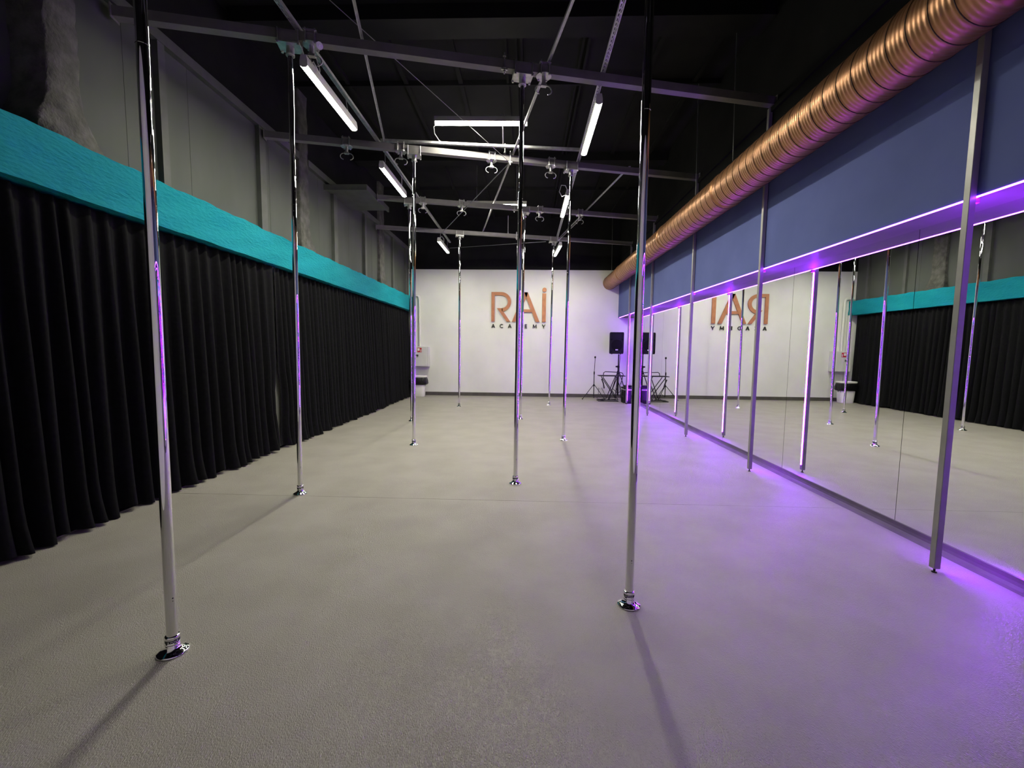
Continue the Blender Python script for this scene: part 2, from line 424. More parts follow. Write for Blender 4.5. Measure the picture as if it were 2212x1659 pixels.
def slotted_channel(name, a, b, label, w=.041, h=.03, both=False):
    # C-channel open to the top with a row of slots punched through the web
    a, b = Vector(a), Vector(b); L = (b-a).length; d = (b-a)/L; x = Vector((d.y, -d.x, 0)).normalized()
    t = thing(name, a, label, 'rail', 'slotted steel channels')
    side = MB()
    for sx in (-1, 1):
        q = x*(sx*w/2) + Vector((0, 0, h/2))
        side.obox(q, q + d*L, .0025, h)
        q2 = x*(sx*(w/2-.005)) + Vector((0, 0, h-.001))
        side.obox(q2, q2 + d*L, .01, .0025)
    side.build('side_walls', 'galv', t)
    web = MB(); pitch = .05
    # three solid strips and the bridges between the slots
    for off, ww in ((-.0155, .010), (0, .007), (.0155, .010)):
        web.obox(x*off, x*off + d*L, ww, .0025)
    k = 0
    while k*pitch < L-.02:
        s0 = d*(k*pitch)
        for off in (-.007, .007):
            web.obox(x*off + s0 + d*(0 if off < 0 else .012), x*off + s0 + d*(.018 if off < 0 else .030), .007, .0025)
        k += 1
    web.build('slotted_web', 'galv', t)
    return t
slotted_channel('slotted_channel', (-2.03, .6, 4.153), (-2.03, 11.4, 4.153), 'long slotted steel channel above the lights beside the curtain wall')
slotted_channel('slotted_channel', (.73, .6, 4.153), (.73, 11.7, 4.153), 'long slotted steel channel above the lights nearer the copper duct')
slotted_channel('slotted_channel', (-2.01, 5.99, 4.186), (.76, 6.285, 4.186), 'short slotted steel cross channel over the third beam carrying a horizontal light')

def tie_bar(a, b, label, w=.022, h=.02):
    a, b = Vector(a), Vector(b); t = thing('tie_bar', a, label, 'tie bar', 'steel tie bars between the beams')
    dd = b-a; d = dd.normalized(); x = Vector((d.y, -d.x, 0)).normalized()
    MB().obox(x*(-w/2), x*(-w/2)+dd, .004, h).obox(Vector((0,0,h/2)), Vector((0,0,h/2))+dd, w, .004).build('angle_bar', 'galv', t)
    for q in (Vector(), dd): MB().obox(q + d*.02, q + d*.09, .035, .008).build('end_tab', 'steel', t)
tie_bar((-.96, 1.6, 4.167), (-1.95, 5.97, 4.167), 'thin steel angle bar running to the third beam near the curtain-side channel')
tie_bar((.62, 2.28, 4.167), (-1.06, 10.38, 4.167), 'long steel angle bar slanting across the three middle beams', .032, .028)
tie_bar((1.535, 6.78, 4.167), (.82, 10.8, 4.167), 'steel angle bar slanting between beams on the duct side', .035, .028)
def rod(name, pts, r, label, mat='wire', cat='rod', group='thin rods and wires under the ceiling'):
    o = MB().tube(pts, r, 7).build(name, mat); tag(o, label, cat, group); return o
rod('brace_rod', [(-.306, 6.42, 4.06), (-2.0, 10.13, 4.06)], .007, 'thin diagonal brace rod from the third beam to the first beam, curtain side')
rod('brace_rod', [(1.10, 8.86, 4.06), (.75, 10.79, 4.06)], .007, 'thin diagonal brace rod between the second and first beams, duct side')
rod('brace_rod', [(-2.0, 11.17, 3.965), (.45, 10.775, 4.04)], .006, 'thin rod slanting behind the first beam in front of the white wall')
rod('guy_wire', [(-3.40, .98, 4.705), (-1.717, 3.849, 4.35), (-.285, 6.29, 4.05)], .0035, 'thin straight steel wire slanting from the curtain side to the third beam', 'wire', 'wire')
for x, i, lab in ((-.34, 2, 'third'), (-.47, 4, 'first')):
    t = thing('hanger_rod', (x, by(i, x)-.02, BZ1), 'short bright upright hanger rod standing on the {} beam'.format(lab), 'rod', 'upright hanger rods')
    MB().cyl((0, 0, .04), (0, 0, .42 if i == 4 else .16), .008, n=10).build('rod', 'steel', t)
    MB().cyl((0, 0, 0), (0, 0, .045), .016, n=6, smooth=False).build('nut', 'steel', t)

# ------------------------------------------------------------------ tube lights
def tube_light(a, b, label, warm=False, hang=True, loop=None, chx=None):
    a, b = Vector(a), Vector(b); L = (b-a).length; rz = math.atan2(b.y-a.y, b.x-a.x)
    t = thing('tube_light', a, label, 'light fixture', 'strip lights under the ceiling', rz)
    w = .035
    # housing: tapered tray along local x, z=0 is the joint with the diffuser
    pr = [(-w, -.004), (-w, .012), (-w*.72, .062), (w*.72, .062), (w, .012), (w, -.004)]
    lip = None if warm else [(-w, -.028), (-w, -.004), (-w+.003, -.004), (-w+.003, -.028)]  # lips added beside the diffuser to keep its light from spreading upward
    def along(poly, x0, x1, name, mat, par):
        n = len(poly); P = [(x0, y, z) for y, z in poly] + [(x1, y, z) for y, z in poly]
        return MB().add(P, [tuple(range(n)), tuple(range(2*n-1, n-1, -1))] + [(i, n+i, n+(i+1)%n, (i+1)%n) for i in range(n)]).build(name, mat, par)
    along(pr, 0, L, 'housing', 'housing', t)
    df = [(-w*.9, -.004), (-w*.9, -.026), (-w*.5, -.031), (0, -.032), (w*.5, -.031), (w*.9, -.026), (w*.9, -.004)] if not warm else [(-w*.94, -.004), (-w*.9, -.022), (-w*.6, -.034), (0, -.037), (w*.6, -.034), (w*.9, -.022), (w*.94, -.004)]
    along(df, .012, L-.012, 'diffuser', 'lampw' if warm else 'lamp', t)
    if lip:
        along(lip, 0, L, 'cutoff_lip', 'housing', t); along([(-y, z) for y, z in lip], 0, L, 'cutoff_lip', 'housing', t)
    cap = [(-w, -.004), (-w*.96, -.024), (-w*.64, -.037), (0, -.040), (w*.64, -.037), (w*.96, -.024), (w, -.004)]
    along(cap, 0, .011, 'end_cap', 'housing', t); along(cap, L-.011, L, 'end_cap', 'housing', t)
    if hang:
        for q in (.16, L-.16):
            oy = -(chx - a.x) if chx is not None else 0.0; zt = 4.153 - a.z
            MB().tube([(q, 0, .062), (q, oy*.2, .09), (q+.006, oy*.7, .16), (q, oy, zt)], .004, 6).cyl((q, 0, .062), (q, 0, .072), .012, n=8).build('hanger', 'steel', t)
    for lp in (loop or []):
        MB().tube(lp, .0055, 7).build('power_cable', 'cable', t)
    return t
def arc(cx, cz, r, a0, a1, n=10, y=0.0):
    return [(cx + r*math.cos(a0+(a1-a0)*i/n), y, cz + r*math.sin(a0+(a1-a0)*i/n)) for i in range(n+1)]
ZL = 3.905
tl = '{} strip light hanging in line with the curtain-side channel'
tube_light((-2.0, 3.93, ZL+.0), (-2.0, 5.06, ZL), 'lit strip light along the curtain side between the fourth and third beams', loop=[[(.1, -.03, .05), (.06, -.06, .04), (.1, -.07, .01), (.17, -.06, .0), (.2, -.05, .06), (.16, -.02, .2)]], chx=-2.03)
tube_light((-2.03, 6.06, ZL), (-2.03, 7.2, ZL), 'lit strip light along the curtain side between the third and second beams', chx=-2.03)
tube_light((-2.04, 10.0, ZL-.03), (-2.04, 11.2, ZL-.03), 'lit strip light along the curtain side beside the white wall', loop=[[(.1, 0, .05), (.05, -.06, .1), (.1, -.1, .05), (.2, -.08, .0), (.22, -.03, .06)]], chx=-2.03)
tube_light((.70, 4.54, ZL), (.70, 5.70, ZL), 'lit strip light on the duct side between the fourth and third beams', chx=.73)
tube_light((.64, 7.12, ZL), (.64, 8.27, ZL), 'lit strip light on the duct side between the third and second beams', loop=[[(.05, 0, .05), (-.05, .05, .1), (-.12, .12, .08), (-.12, .15, -.02), (-.02, .1, -.06), (.05, .02, .0)]], chx=.73)
tube_light((.78, 10.36, ZL-.03), (.72, 11.52, ZL-.03), 'lit strip light on the duct side beside the white wall', chx=.73)
t = tube_light((-1.23, 5.78, 4.33), (-.02, 5.80, 4.33), 'lit strip light set crosswise over the middle of the room by the third beam', True, False, loop=[[(.02, 0, -.02), (-.01, .0, -.06), (-.01, .05, -.12), (.03, .15, -.16), (.08, .32, -.13)]])
MB().box(.86, .90, .0, .02, .06, .1).cyl((.88, .03, .08), (.88, .36, -.12), .008, n=8).build('support_arm', 'steel', t)
t = tube_light((-1.23, 8.82, 4.288), (-.03, 8.85, 4.288), 'lit strip light set crosswise behind the second beam', True, False)
for q in (.2, 1.0): MB().cyl((q, 0, .06), (q, 0, CEIL-4.288), .004, n=8).build('hanger', 'steel', t)

# ------------------------------------------------------------------ rigging clamps with double hooks on the beams
def rig_clamp():
    t = thing('rigging_clamp', (0, 0, 0), '', 'clamp', 'double-hook clamps on the beams')
    # origin: centre of beam underside ; local x along the beam
    for sx in (-1, 1):
        pts = [(sx*.04, -.055, -.02), (sx*.04, -.055, .105)]
        MB().cyl(pts[0], pts[1], .007, n=8).cyl((sx*.04, -.055, -.014), (sx*.04, -.055, -.002), .012, n=6, smooth=False).build('bolt', 'steel', t)
        MB().cyl((sx*.04, .055, -.02), (sx*.04, .055, .105), .007, n=8).cyl((sx*.04, .055, -.014), (sx*.04, .055, -.002), .012, n=6, smooth=False).build('bolt', 'steel', t)
    MB().box(-.055, .055, -.07, .07, .083, .09).build('top_plate', 'steel', t)
    MB().cyl((0, 0, -.009), (0, 0, -.001), .075, n=28).build('disc_plate', 'steel', t)
    MB().cyl((0, 0, -.085), (0, 0, -.008), .02, n=16).build('stem', 'steel', t)
    hd = MB().box(-.028, .028, -.02, .02, -.1, -.08).build('hook_head', 'steel', t)
    for sx in (-1, 1):
        pts = []
        for i in range(13):
            a = math.radians(88 - 170*i/12)
            pts.append((sx*(.036 + .046*math.cos(a)), 0, -.132 + .040*math.sin(a)))
        MB().tube([(sx*.02, 0, -.09)] + pts, .0055, 8).build('hook', 'steel', t)
    return t
proto = rig_clamp()
first = True
hooks = [(1, .136, .25, 'on the fourth beam beside a pole mount'), (2, -2.43, .4, 'on the third beam, outermost at the curtain wall'),
         (2, -1.745, .0, 'on the third beam beside the curtain-side pole mount'), (2, -.527, .15, 'on the middle of the third beam near the cross light'),
         (2, .324, -.1, 'on the third beam beside the mirror-side pole mount'), (3, -1.945, .3, 'on the second beam beside the curtain-side pole mount'),
         (3, -1.251, .0, 'on the second beam between the curtain-side pole and the middle'), (3, .23, .1, 'on the second beam beside the mirror-side pole mount'),
         (3, 1.026, .3, 'on the second beam, nearest the copper duct'), (1, -1.94, 1.2, 'on the fourth beam at the curtain-side pole, with a pale tag')]
for i, x, tw, lab in hooks:
    o = proto if first else copy_tree(proto); first = False
    o.location = (x, by(i, x), BZ0); o.rotation_euler = (0, 0, math.atan(BEAMS[i][1]))
    o['label'] = 'steel double-hook clamp ' + lab
    if 'pale tag' in lab:
        MB().cyl((.075, -.05, -.03), (.08, -.056, -.032), .03, n=20).cyl((.0775, -.0565, -.03), (.0805, -.0575, -.0315), .006, n=8).build('pale_tag', 'badge', o)
bp = thing('beam_bolt', (0, 0, 0), '', 'bolt', 'clamp bolts on the beams')
MB().cyl((0, -.05, -.06), (0, -.05, .13), .007, n=8).build('threaded_rod', 'steel', bp)
for z in (-.045, -.01, .095): MB().cyl((0, -.05, z), (0, -.05, z+.012), .015, n=6, smooth=False).build('nut', 'steel', bp)
MB().obox((-.03, -.05, -.02), (.03, -.05, -.02), .02, .01).build('washer_plate', 'steel', bp)
first = True
for i, x, lab in ((1, -.254, 'fourth'), (2, -.272, 'third'), (3, -.273, 'second'), (4, -.276, 'first')):
    o = bp if first else copy_tree(bp); first = False
    o.location = (x, by(i, x), BZ0); o.rotation_euler = (0, 0, math.atan(BEAMS[i][1]))
    o['label'] = 'threaded steel clamp bolt near the middle of the {} beam'.format(lab)

# ------------------------------------------------------------------ copper spiral duct
DX, DZ, DR = 2.391, 3.336, .207
dt = thing('spiral_duct', (DX, 0, DZ), 'big round copper spiral duct running along the navy wall', 'duct')
def spiral(y0, y1, r, name='duct_section', pitch=.14):
    n = 48; step = pitch/24; N = int((y1-y0)/step)
    P = []
    for i in range(N+1):
        y = y0 + (y1-y0)*i/N
        for k in range(n):
            an = 2*PI*k/n
            ph = ((y/pitch) - k/n) % 1.0
            dr = 0.0
            if ph < .05: dr = -.001
            elif ph < .13: dr = .0025
            else:
                dr = .0013*math.cos(2*PI*((ph-.13)/.87)*4)
            P.append(((r+dr)*math.cos(an), y, (r+dr)*math.sin(an)))
    fs = [(i*n+k, i*n+(k+1)%n, (i+1)*n+(k+1)%n, (i+1)*n+k) for i in range(N) for k in range(n)]
    o = MB().add(P, fs, True).build(name, 'copper', dt)
    hp = []
    T = int((y1-y0-.02)/pitch*40)
    for i in range(T+1):
        y = y0+.01 + pitch*i/40; an = 2*PI*((y/pitch) % 1.0)
        hp.append(((r+.0008)*math.cos(an), y, (r+.0008)*math.sin(an)))
    MB().tube(hp, .0034, 6).build('spiral_seam', 'seam', dt)
    return o
spiral(2.35, 5.37, DR); spiral(5.39, 7.5, DR); spiral(7.5, 10.93, DR-.007); spiral(10.93, YB-.005, DR-.016)
MB().lathe([(DR+.001, YF), (DR+.001, 2.33), (DR+.006, 2.335), (DR+.006, 2.36), (DR, 2.365)], n=48, axis='y').build('plain_end_section', 'copper', dt)
for y, r in ((5.38, DR+.003), (7.5, DR+.004), (10.93, DR-.004)):
    MB().lathe([(r-.006, y-.035), (r, y-.03), (r, y+.0), (r+.005, y+.004), (r+.005, y+.012), (r-.012, y+.016)], n=48, axis='y').build('joint_collar', 'copper', dt)
for y, z in ((7.2, 0), (5.2, 0)):
    MB().cyl((-.12, y+.25, .165), (-.13, y+.25, .185), .006, n=8).build('rivet', 'bmetal', dt)
for i, (y0, lab) in enumerate([(5.24, 'over the third beam end'), (6.33, 'before the second beam end'), (9.2, 'near the second post from the white wall'), (12.3, 'close to the white back wall')]):
    rod('duct_wire', [(DX-.03, y0+.06, CEIL), (DX-.02, y0, DZ+DR)], .0045, 'thin suspension wire of the copper duct ' + lab, 'wire', 'wire', 'duct suspension wires')

# ------------------------------------------------------------------ curtains
def curtain(y0, y1, label, seed, edge=None):
    rnd = random.Random(seed)
    marks = [y0]
    while marks[-1] < y1: marks.append(marks[-1] + rnd.uniform(.09, .18))
    amp = [rnd.uniform(.75, 1.25) for _ in marks]; dr = [rnd.uniform(-.035, .035) for _ in marks]; bulge = [rnd.uniform(0, 1) for _ in marks]
    hemz = [rnd.uniform(.006, .03) + (.02 if rnd.random() < .2 else 0) for _ in marks]
    sub = 12; levels = [0, .008, .03, .08, .18, .32, .5, .8, 1.1, 1.5, 1.9, 2.2, 2.36, 2.45]
    cols_ = []
    for i in range(len(marks)-1):
        for k in range(sub):
            f = k/sub; y = marks[i] + (marks[i+1]-marks[i])*f
            if y > y1: break
            cols_.append((i, f, y))
    P = []
    for (i, f, y) in cols_:
        j = i+1
        g = f*f*(3-2*f)
        a = amp[i]*(1-g)+amp[j]*g; d_ = dr[i]*(1-g)+dr[j]*g; bu = bulge[i]*(1-g)+bulge[j]*g; hz = hemz[i]*(1-g)+hemz[j]*g
        ph = 2*PI*f
        w = math.cos(ph)*.75 + .25*math.cos(2*ph+.7)
        for z in levels:
            k = 1 - z/2.45
            A = (.024 + .05*k**.7)*a
            xx = -3.40 + .055*k + A*w + (.05*bu*max(0, 1-z/.35)**2) + .012*math.sin(y*1.9+seed)*k
            yy = y + d_*k + .02*math.sin(ph)*k
            if edge is not None:
                e, sgn = edge
                dd = abs(y-e)
                if dd < .45:
                    q_ = 1-dd/.45; g_ = max(0, 1-abs(z-.66)/.36)**.7
                    yy = y + (yy-y)*(1-q_) + q_*(sgn*.058*g_ - sgn*.006*(1-g_))
                    q2 = max(0, 1-dd/.2); xx = xx*(1-.8*q2) - 3.345*.8*q2
            if y > 11.9:
                pl_ = min(1, (y-11.9)/.25); xx = -3.40 + (xx+3.40)*(1-.6*pl_) - .03*pl_
            P.append((xx, yy, z*(1 - hz/2.45) + hz))
    n = len(levels); N = len(cols_)
    fs = [(i*n+k, (i+1)*n+k, (i+1)*n+k+1, i*n+k+1) for i in range(N-1) for k in range(n-1)]
    o = MB().add(P, fs, True).build('curtain', 'curtain')
    so = o.modifiers.new('thickness', 'SOLIDIFY'); so.thickness = .003
    return tag(o, label, 'curtain')
curtain(-.35, 5.64, 'floor-length black pleated curtain hanging away from the white wall, before the bright slit', 3, (5.64, -1))
curtain(5.66, 12.5, 'floor-length black pleated curtain reaching the white wall, beyond the bright slit', 9, (5.66, 1))
# pale wall behind the curtains, and an added strip showing in the slit
MB().box(-3.72, -3.70, YF, YB, 0, TZ0).build('lower_wall', 'white', wl)
MB().box(-3.47, -3.435, 5.60, 5.92, 0, TZ0).build('added_slit_backing', 'white', wl)  # white strip added behind the gap so the slit looks bright

# ------------------------------------------------------------------ lettering on the back wall
SX, SZ = .00281, .00277
def lx(x): return -1.03 + (x-1035)*SX
def lz(y): return 2.20 + (660-y)*SZ
def poly(mb, pts, y0, y1): mb.prism([(lx(a), lz(b)) for a, b in pts], y0, y1); return mb
t = thing('wall_lettering', (0, YB, 2.2), 'large copper letters RAI on the white wall above the word ACADEMY', 'sign')
def local(o): o.location = -Vector(t.location); return o
y0, y1 = YB-.045, YB-.004
mb = MB(); poly(mb, [(1035, 660), (1068, 660), (1068, 352), (1035, 352)], y0, y1)
poly(mb, [(1068, 386), (1137, 386), (1137, 352), (1068, 352)], y0, y1)
arcpts = []
N = 22
outer = [(1137+103*math.cos(math.radians(90-175*i/N)), 453-101*math.sin(math.radians(90-175*i/N))) for i in range(N+1)]
inner = [(1137+68*math.cos(math.radians(90-175*i/N)), 453-67*math.sin(math.radians(90-175*i/N))) for i in range(N+1)]
for i in range(N): poly(mb, [outer[i], outer[i+1], inner[i+1], inner[i]], y0, y1)
poly(mb, [(1152, 520), (1093, 520), (1118, 554), (1152, 554)], y0, y1)
poly(mb, [(1118, 554), (1160, 554), (1232, 660), (1194, 660)], y0, y1)
local(mb.build('letter_r', 'copper_sign', t))
mb = MB(); poly(mb, [(1250, 660), (1288, 660), (1406, 386), (1412, 352), (1374, 352)], y0, y1)
poly(mb, [(1374, 352), (1412, 352), (1537, 660), (1498, 660), (1392, 398)], y0, y1)
poly(mb, [(1333, 560), (1460, 560), (1448, 530), (1346, 530)], y0+.0004, y1)
local(mb.build('letter_a', 'copper_sign', t))
mb = MB(); poly(mb, [(1563, 660), (1602, 660), (1602, 362), (1563, 362)], y0, y1)
li = local(mb.build('letter_i', 'copper_sign', t))
MB().cyl((lx(1584), y0, lz(325)), (lx(1584), y1, lz(325)), 22*SX, n=32).build('letter_dot', 'copper_sign', li)
t = thing('wall_lettering', (0, YB, 2.0), 'small spaced black letters ACADEMY on the white wall below the copper letters', 'sign')
def stroke(mb, a, b, w, c):
    # stroke in letter units (0..1), scaled and centred at c
    hgt = .112
    ax, az, bx_, bz = a[0]*hgt, a[1]*hgt, b[0]*hgt, b[1]*hgt
    dx, dz = bx_-ax, bz-az; L = math.hypot(dx, dz); nx, nz = -dz/L*w/2*hgt, dx/L*w/2*hgt
    ox, oz = c
    mb.prism([(ox+ax+nx, oz+az+nz), (ox+ax-nx, oz+az-nz), (ox+bx_-nx, oz+bz-nz), (ox+bx_+nx, oz+bz+nz)], YB-.024, YB-.003)
LET = {'A': [((-.4, 0), (0, .97)), ((.4, 0), (0, .97)), ((-.26, .3), (.26, .3))],
       'E': [((-.25, 0), (-.25, 1)), ((-.3, .09), (.25, .09)), ((-.3, .5), (.2, .5)), ((-.3, .91), (.25, .91))],
       'M': [((-.45, 0), (-.36, 1)), ((-.38, .95), (0, .15)), ((0, .15), (.38, .95)), ((.45, 0), (.36, 1))],
       'Y': [((0, 0), (0, .45)), ((0, .42), (-.38, 1)), ((0, .42), (.38, 1))],
       'D': [((-.32, 0), (-.32, 1))] , 'C': []}
for i in range(10):
    a0, a1 = math.radians(90-18*i), math.radians(72-18*i)
    LET['D'].append(((-.1+.42*math.cos(a0), .5+.42*math.sin(a0)), (-.1+.42*math.cos(a1), .5+.42*math.sin(a1))))
LET['D'] += [((-.36, .92), (-.08, .92)), ((-.36, .08), (-.08, .08))]
for i in range(14):
    a0, a1 = math.radians(48+264*i/14), math.radians(48+264*(i+1)/14)
    LET['C'].append(((.05+.45*math.cos(a0), .5+.43*math.sin(a0)), (.05+.45*math.cos(a1), .5+.43*math.sin(a1))))
for ch, cx in zip('ACADEMY', (1055, 1142, 1228, 1314, 1398, 1489, 1582)):
    mb = MB()
    for a, b in LET[ch]: stroke(mb, a, b, .18, (lx(cx), 2.017))
    local(mb.build('letter_' + ch.lower(), 'ink', t))

# ------------------------------------------------------------------ hose cabinet, pipe, bin
t = thing('hose_cabinet', (-3.09, YB, .86), 'white wall cabinet with small red hose sign above the bin', 'cabinet')
MB().bbox(-.24, .24, -.20, 0, 0, .585, .006).build('cabinet_body', 'cab', t)
dr_ = MB().bbox(-.235, .18, -.212, -.2, .01, .575, .003).build('cabinet_door', 'cab', t)
sg = MB().box(-.09, .04, -.2155, -.212, .415, .545).build('hose_sign', 'red', dr_)
MB().box(-.08, -.02, -.2165, -.2155, .46, .53).build('pictogram', 'signw', dr_)
MB().box(.008, .026, -.2165, -.2155, .43, .50).build('pictogram', 'signw', dr_)
MB().box(-.13, -.06, -.225, -.212, .325, .345).box(-.10, -.085, -.225, -.212, .28, .325).box(-.07, -.06, -.225, -.212, .29, .325).build('latch', 'bmetal', dr_)
o = MB().tube([(-3.40, YB-.06, 2.93), (-3.22, YB-.06, 2.93), (-3.175, YB-.06, 2.915), (-3.15, YB-.06, 2.87), (-3.145, YB-.06, 2.8), (-3.14, YB-.06, 1.448)], .034, 14).build('wall_pipe', 'pipe')
tag(o, 'white pipe bending down the white wall into the hose cabinet', 'pipe')
o = MB().tube([(-3.30, YB-.05, .12), (-3.30, YB-.05, 2.46)], .028, 12).build('wall_pipe', 'pipe')
tag(o, 'straight white pipe in the corner beside the black curtain', 'pipe')

t = thing('waste_bin', (-3.09, 12.25, 0), 'white waste bin with a black bag folded over its rim', 'bin')
def taper(mb, prof, n=28, hw=.21, hd=.15, e=5.0):
    P = []
    for s, z, j in prof:
        for k in range(n):
            a = 2*PI*k/n; c_, s_ = math.cos(a), math.sin(a)
            r = (abs(c_)**e + abs(s_)**e)**(-1/e)
            q = 1 + j*(math.sin(k*2.7+z*40)*.5+math.sin(k*1.3)*.5)
            P.append((hw*s*r*c_*q, hd*s*r*s_*q, z))
    mb.add(P, [(i*n+k, i*n+(k+1)%n, (i+1)*n+(k+1)%n, (i+1)*n+k) for i in range(len(prof)-1) for k in range(n)], True)
    return mb
bd = taper(MB(), [(.0, 0, 0), (.80, 0, 0), (.82, .01, 0), (1.0, .56, 0), (.96, .56, 0), (.79, .03, 0), (0, .03, 0)]).build('bin_body', 'binw', t)
taper(MB(), [(1.0, .40, .02), (1.10, .35, .06), (1.2, .38, .07), (1.2, .45, .06), (1.12, .52, .04), (1.05, .565, .02), (.97, .57, .01), (.94, .5, .02), (.9, .3, .04)]).build('bin_bag', 'bag', t)
taper(MB(), [(1.03, .555, 0), (1.08, .56, 0), (1.08, .595, 0), (1.04, .605, 0), (.88, .605, 0), (.86, .58, 0)]).build('bin_rim', 'binw', t)

# ------------------------------------------------------------------ sound equipment in the corner
t = thing('speaker_stand', (2.615, 12.17, 0), 'black tripod stand carrying the loudspeaker', 'speaker stand')
MB().cyl((0, 0, .12), (0, 0, .95), .024, n=16).build('lower_pole', 'bmetal', t)
MB().cyl((0, 0, .93), (0, 0, 1.288), .018, n=16).build('upper_pole', 'bmetal', t)
cl = MB().cyl((0, 0, .74), (0, 0, .82), .036, n=16).build('leg_collar', 'plastic', t)
cl = MB().cyl((0, 0, .90), (0, 0, .97), .032, n=16).build('height_clamp', 'plastic', t)
MB().cyl((-.03, 0, .94), (-.075, -.01, .94), .022, n=12).build('clamp_knob', 'plastic', cl)
for k in range(3):
    a = math.radians(90 + 120*k); e = (.3*math.cos(a), .3*math.sin(a)) if k else (.1*math.cos(a), .3*math.sin(a))
    lg = MB().tube([(.03*math.cos(a), .03*math.sin(a), .78), (e[0], e[1], .03)], .013, 10).build('leg', 'bmetal', t)
    MB().cyl((e[0], e[1], .0), (e[0], e[1], .05), .018, n=10).build('rubber_foot', 'rubber', lg)
    MB().tube([(.02*math.cos(a), .02*math.sin(a), .2), (e[0]*.62, e[1]*.62, .325)], .008, 8).build('brace', 'bmetal', lg)
t = thing('loudspeaker', (2.525, 12.17, 1.3), 'black two-way loudspeaker on the tripod stand in the corner', 'loudspeaker', rz=math.radians(-4))
W, D, Hh = .19, .18, .60
mb = MB(); P = []
sec = [(-W, -D), (W, -D), (W*.94, D*.2), (W*.62, D), (-W*.62, D), (-W*.94, D*.2)]
for z, k in ((.0, .9), (.012, .97), (.05, 1), (Hh-.04, 1), (Hh-.01, .97), (Hh, .9)):
    P += [(x*k, y*(1-(1-k)*.5), z) for x, y in sec]
n = 6
mb.add(P, [tuple(range(5, -1, -1)), tuple(range(30, 36))] + [(l*n+i, l*n+(i+1)%n, (l+1)*n+(i+1)%n, (l+1)*n+i) for l in range(5) for i in range(n)])
mb.build('cabinet', 'plastic', t)
# horn
hn = MB(); a = [(-.14, -.183, .44), (.14, -.183, .44), (.14, -.183, .565), (-.14, -.183, .565)]; b = [(-.04, -.13, .485), (.04, -.13, .485), (.04, -.13, .535), (-.04, -.13, .535)]
hn.add(a+b, [(i, (i+1)%4, 4+(i+1)%4, 4+i) for i in range(4)] + [(4, 5, 6, 7)])
hn2 = MB().obox((-.15, -.185, .433), (.15, -.185, .433), .008, .01).obox((-.15, -.185, .572), (.15, -.185, .572), .008, .01).obox((-.146, -.185, .435), (-.146, -.185, .57), .008, .01, (1, 0, 0)).obox((.146, -.185, .435), (.146, -.185, .57), .008, .01, (1, 0, 0))
h = hn2.build('horn_frame', 'plastic', t); hn.build('horn', 'grille', h)
MB().lathe([(.165, -.178), (.168, -.188), (.158, -.194), (.152, -.188), (.152, -.182)], (0, 0, .235), n=40, axis='y').build('woofer_ring', 'plastic', t)
MB().lathe([(.152, -.184), (.12, -.190), (.06, -.193), (.001, -.194)], (0, 0, .235), n=40, axis='y').build('woofer_grille', 'grille', t)
for sx in (-1, 1):
    for z in (.06, .40):
        MB().box(sx*.15-.025, sx*.15+.025, -.1835, -.18, z-.02, z+.02).build('port', 'grille', t)
MB().box(-.035, .035, -.199, -.193, .10, .125).build('badge', 'badge', t)
for sx in (-1, 1): MB().cyl((sx*.12, -.1, -.012), (sx*.12, -.1, .002), .018, n=12).build('foot', 'rubber', t)
rod('speaker_cable', [(2.68, 12.3, 1.45), (2.71, 12.4, 1.2), (2.69, 12.42, .95), (2.71, 12.45, .7), (2.75, 12.45, .35), (2.76, 12.4, .006)], .006, 'black cable hanging from the loudspeaker to the floor', 'rubber', 'cable', None)

t = thing('microphone_stand', (1.945, 12.2, 0), 'slim black tripod stand with a round tip standing by the white wall', 'stand')
MB().cyl((0, 0, .09), (0, 0, .76), .012, n=12).build('lower_tube', 'bmetal', t)
MB().cyl((0, 0, .74), (.015, 0, 1.17), .008, n=10).build('upper_tube', 'bmetal', t)
MB().cyl((0, 0, .71), (0, 0, .79), .018, n=12).build('clutch', 'plastic', t)
MB().lathe([(.001, 1.165), (.018, 1.17), (.026, 1.19), (.024, 1.21), (.012, 1.225), (.001, 1.228)], (.015, 0, 0), n=16).build('tip', 'plastic', t)
MB().cyl((0, 0, .37), (0, 0, .43), .02, n=12).build('leg_hub', 'plastic', t)
for k, (ex, ey) in enumerate(((-.33, -.1), (.30, -.12), (.06, .34))):
    lg = MB().tube([(ex*.05, ey*.05, .41), (ex, ey, .012)], .009, 8).build('leg', 'bmetal', t)
    MB().cyl((ex, ey, 0), (ex, ey, .03), .014, n=10).build('rubber_foot', 'rubber', lg)
    MB().tube([(0, 0, .11), (ex*.62, ey*.62, .16)], .006, 7).build('brace', 'bmetal', lg)

t = thing('folding_stand', (2.36, 11.86, 0), 'black folding tube-frame stand with a thin flat top by the loudspeaker', 'table')
MB().bbox(-.355, .355, -.18, .16, .69, .708, .004).build('top_board', 'plastic', t)
for y in (-.15, .13):
    MB().tube([(-.10, y, .05), (.14, y, .68)], .011, 8).build('leg', 'bmetal', t)
    MB().tube([(.17, y, .05), (-.25, y, .66), (-.24, y, .685)], .011, 8).build('leg', 'bmetal', t)
    MB().tube([(-.36, y, .012), (.18, y, .012)], .011, 8).build('floor_bar', 'bmetal', t)
MB().tube([(-.36, -.15, .012), (-.36, .13, .012)], .011, 8).build('cross_bar', 'bmetal', t)
MB().tube([(.18, -.15, .012), (.18, .13, .012)], .011, 8).build('cross_bar', 'bmetal', t)
for y in (-.15, .13):
    MB().tube([(-.36, y, .012), (-.10, y, .05)], .009, 8).build('link', 'bmetal', t)
hp = [(-.19, .15, .70), (-.18, .15, .77), (-.14, .15, .80), (.28, .15, .785), (.34, .15, .765), (.36, .15, .72), (.30, .15, .45)]
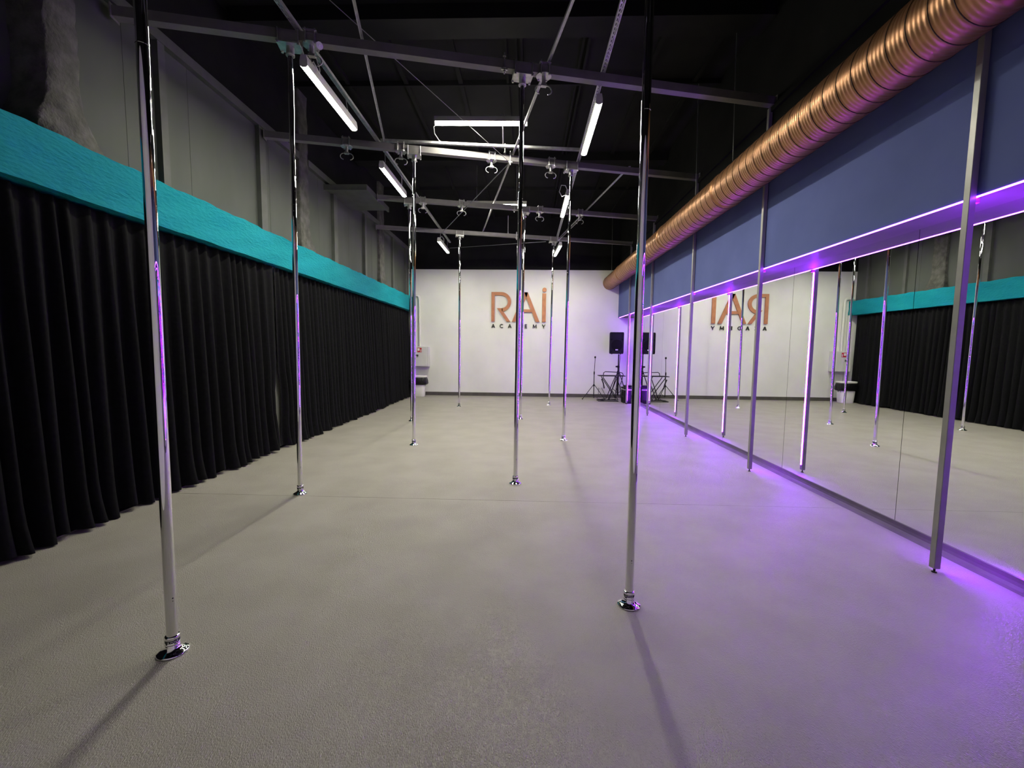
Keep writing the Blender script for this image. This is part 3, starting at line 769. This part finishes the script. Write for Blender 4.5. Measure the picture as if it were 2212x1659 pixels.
MB().tube(hp, .011, 8).build('back_loop', 'bmetal', t)
MB().tube([(.10, -.17, .69), (.22, -.1, .42), (.27, -.05, .12)], .011, 8).build('side_tube', 'bmetal', t)
MB().tube([(-.29, -.16, .62), (-.24, -.16, .5), (-.21, -.15, .36)], .017, 8).build('grip', 'rubber', t)

t = thing('equipment_case', (2.735, 11.42, 0), 'black equipment case on the floor between post and mirror', 'case')
MB().bbox(-.135, .115, -.15, .25, .0, .37, .008).build('case_body', 'plastic', t)
MB().bbox(-.14, .12, -.155, .255, .372, .42, .006).build('case_lid', 'plastic', t)
MB().box(-.141, -.137, -.157, .257, .355, .382).box(-.14, .12, -.158, -.154, .355, .382).build('edge_trim', 'steel', t)
MB().box(-.1365, -.134, -.05, .2, .05, .15).box(-.1365, -.134, -.05, .2, .2, .3).build('side_vent', 'grille', t)
for sx, sy in ((-.12, -.13), (.1, -.13), (-.12, .23), (.1, .23)):
    MB().lathe([(.001, -.0), (.02, .0), (.024, .012), (.02, .02)], (sx, sy, .0), n=10).build('corner_foot', 'steel', t)
t = thing('amplifier', (2.74, 11.46, .42), 'small flat black device lying on the equipment case', 'device')
MB().bbox(-.10, .09, -.1, .12, .006, .05, .004).build('device_body', 'plastic', t)
MB().box(-.09, .08, -.1015, -.099, .014, .042).build('front_panel', 'grille', t)
for sx in (-.08, .07):
    for sy in (-.08, .1): MB().cyl((sx, sy, 0), (sx, sy, .007), .008, n=8).build('foot', 'rubber', t)
t = thing('wall_socket', (2.2, YB, .30), 'white twin wall socket low on the white wall behind the folding stand', 'socket')
MB().bbox(-.09, .09, -.012, 0, -.045, .045, .004).build('face_plate', 'binw', t)
for sx in (-.042, .042): MB().cyl((sx, -.014, 0), (sx, -.012, 0), .022, n=20).build('outlet', 'badge', t)
for k, (a, b) in enumerate((((2.15, 12.64, .30), (2.05, 12.2, .012)), ((2.24, 12.64, .30), (2.45, 12.25, .012)))):
    a, b = Vector(a), Vector(b)
    pts = [a, a + Vector((0, -.05, -.02)), (a+b)/2 + Vector((0, -.05, -.12)), b + Vector((0, .1, .02)), b + Vector((0, 0, 0)), b + Vector((.12, -.1, 0)), b + Vector((.2, -.02, 0))]
    rod('power_cable', pts, .006, 'black power cable from the wall socket towards the ' + ('slim tripod stand' if k == 0 else 'loudspeaker'), 'rubber', 'cable', None)
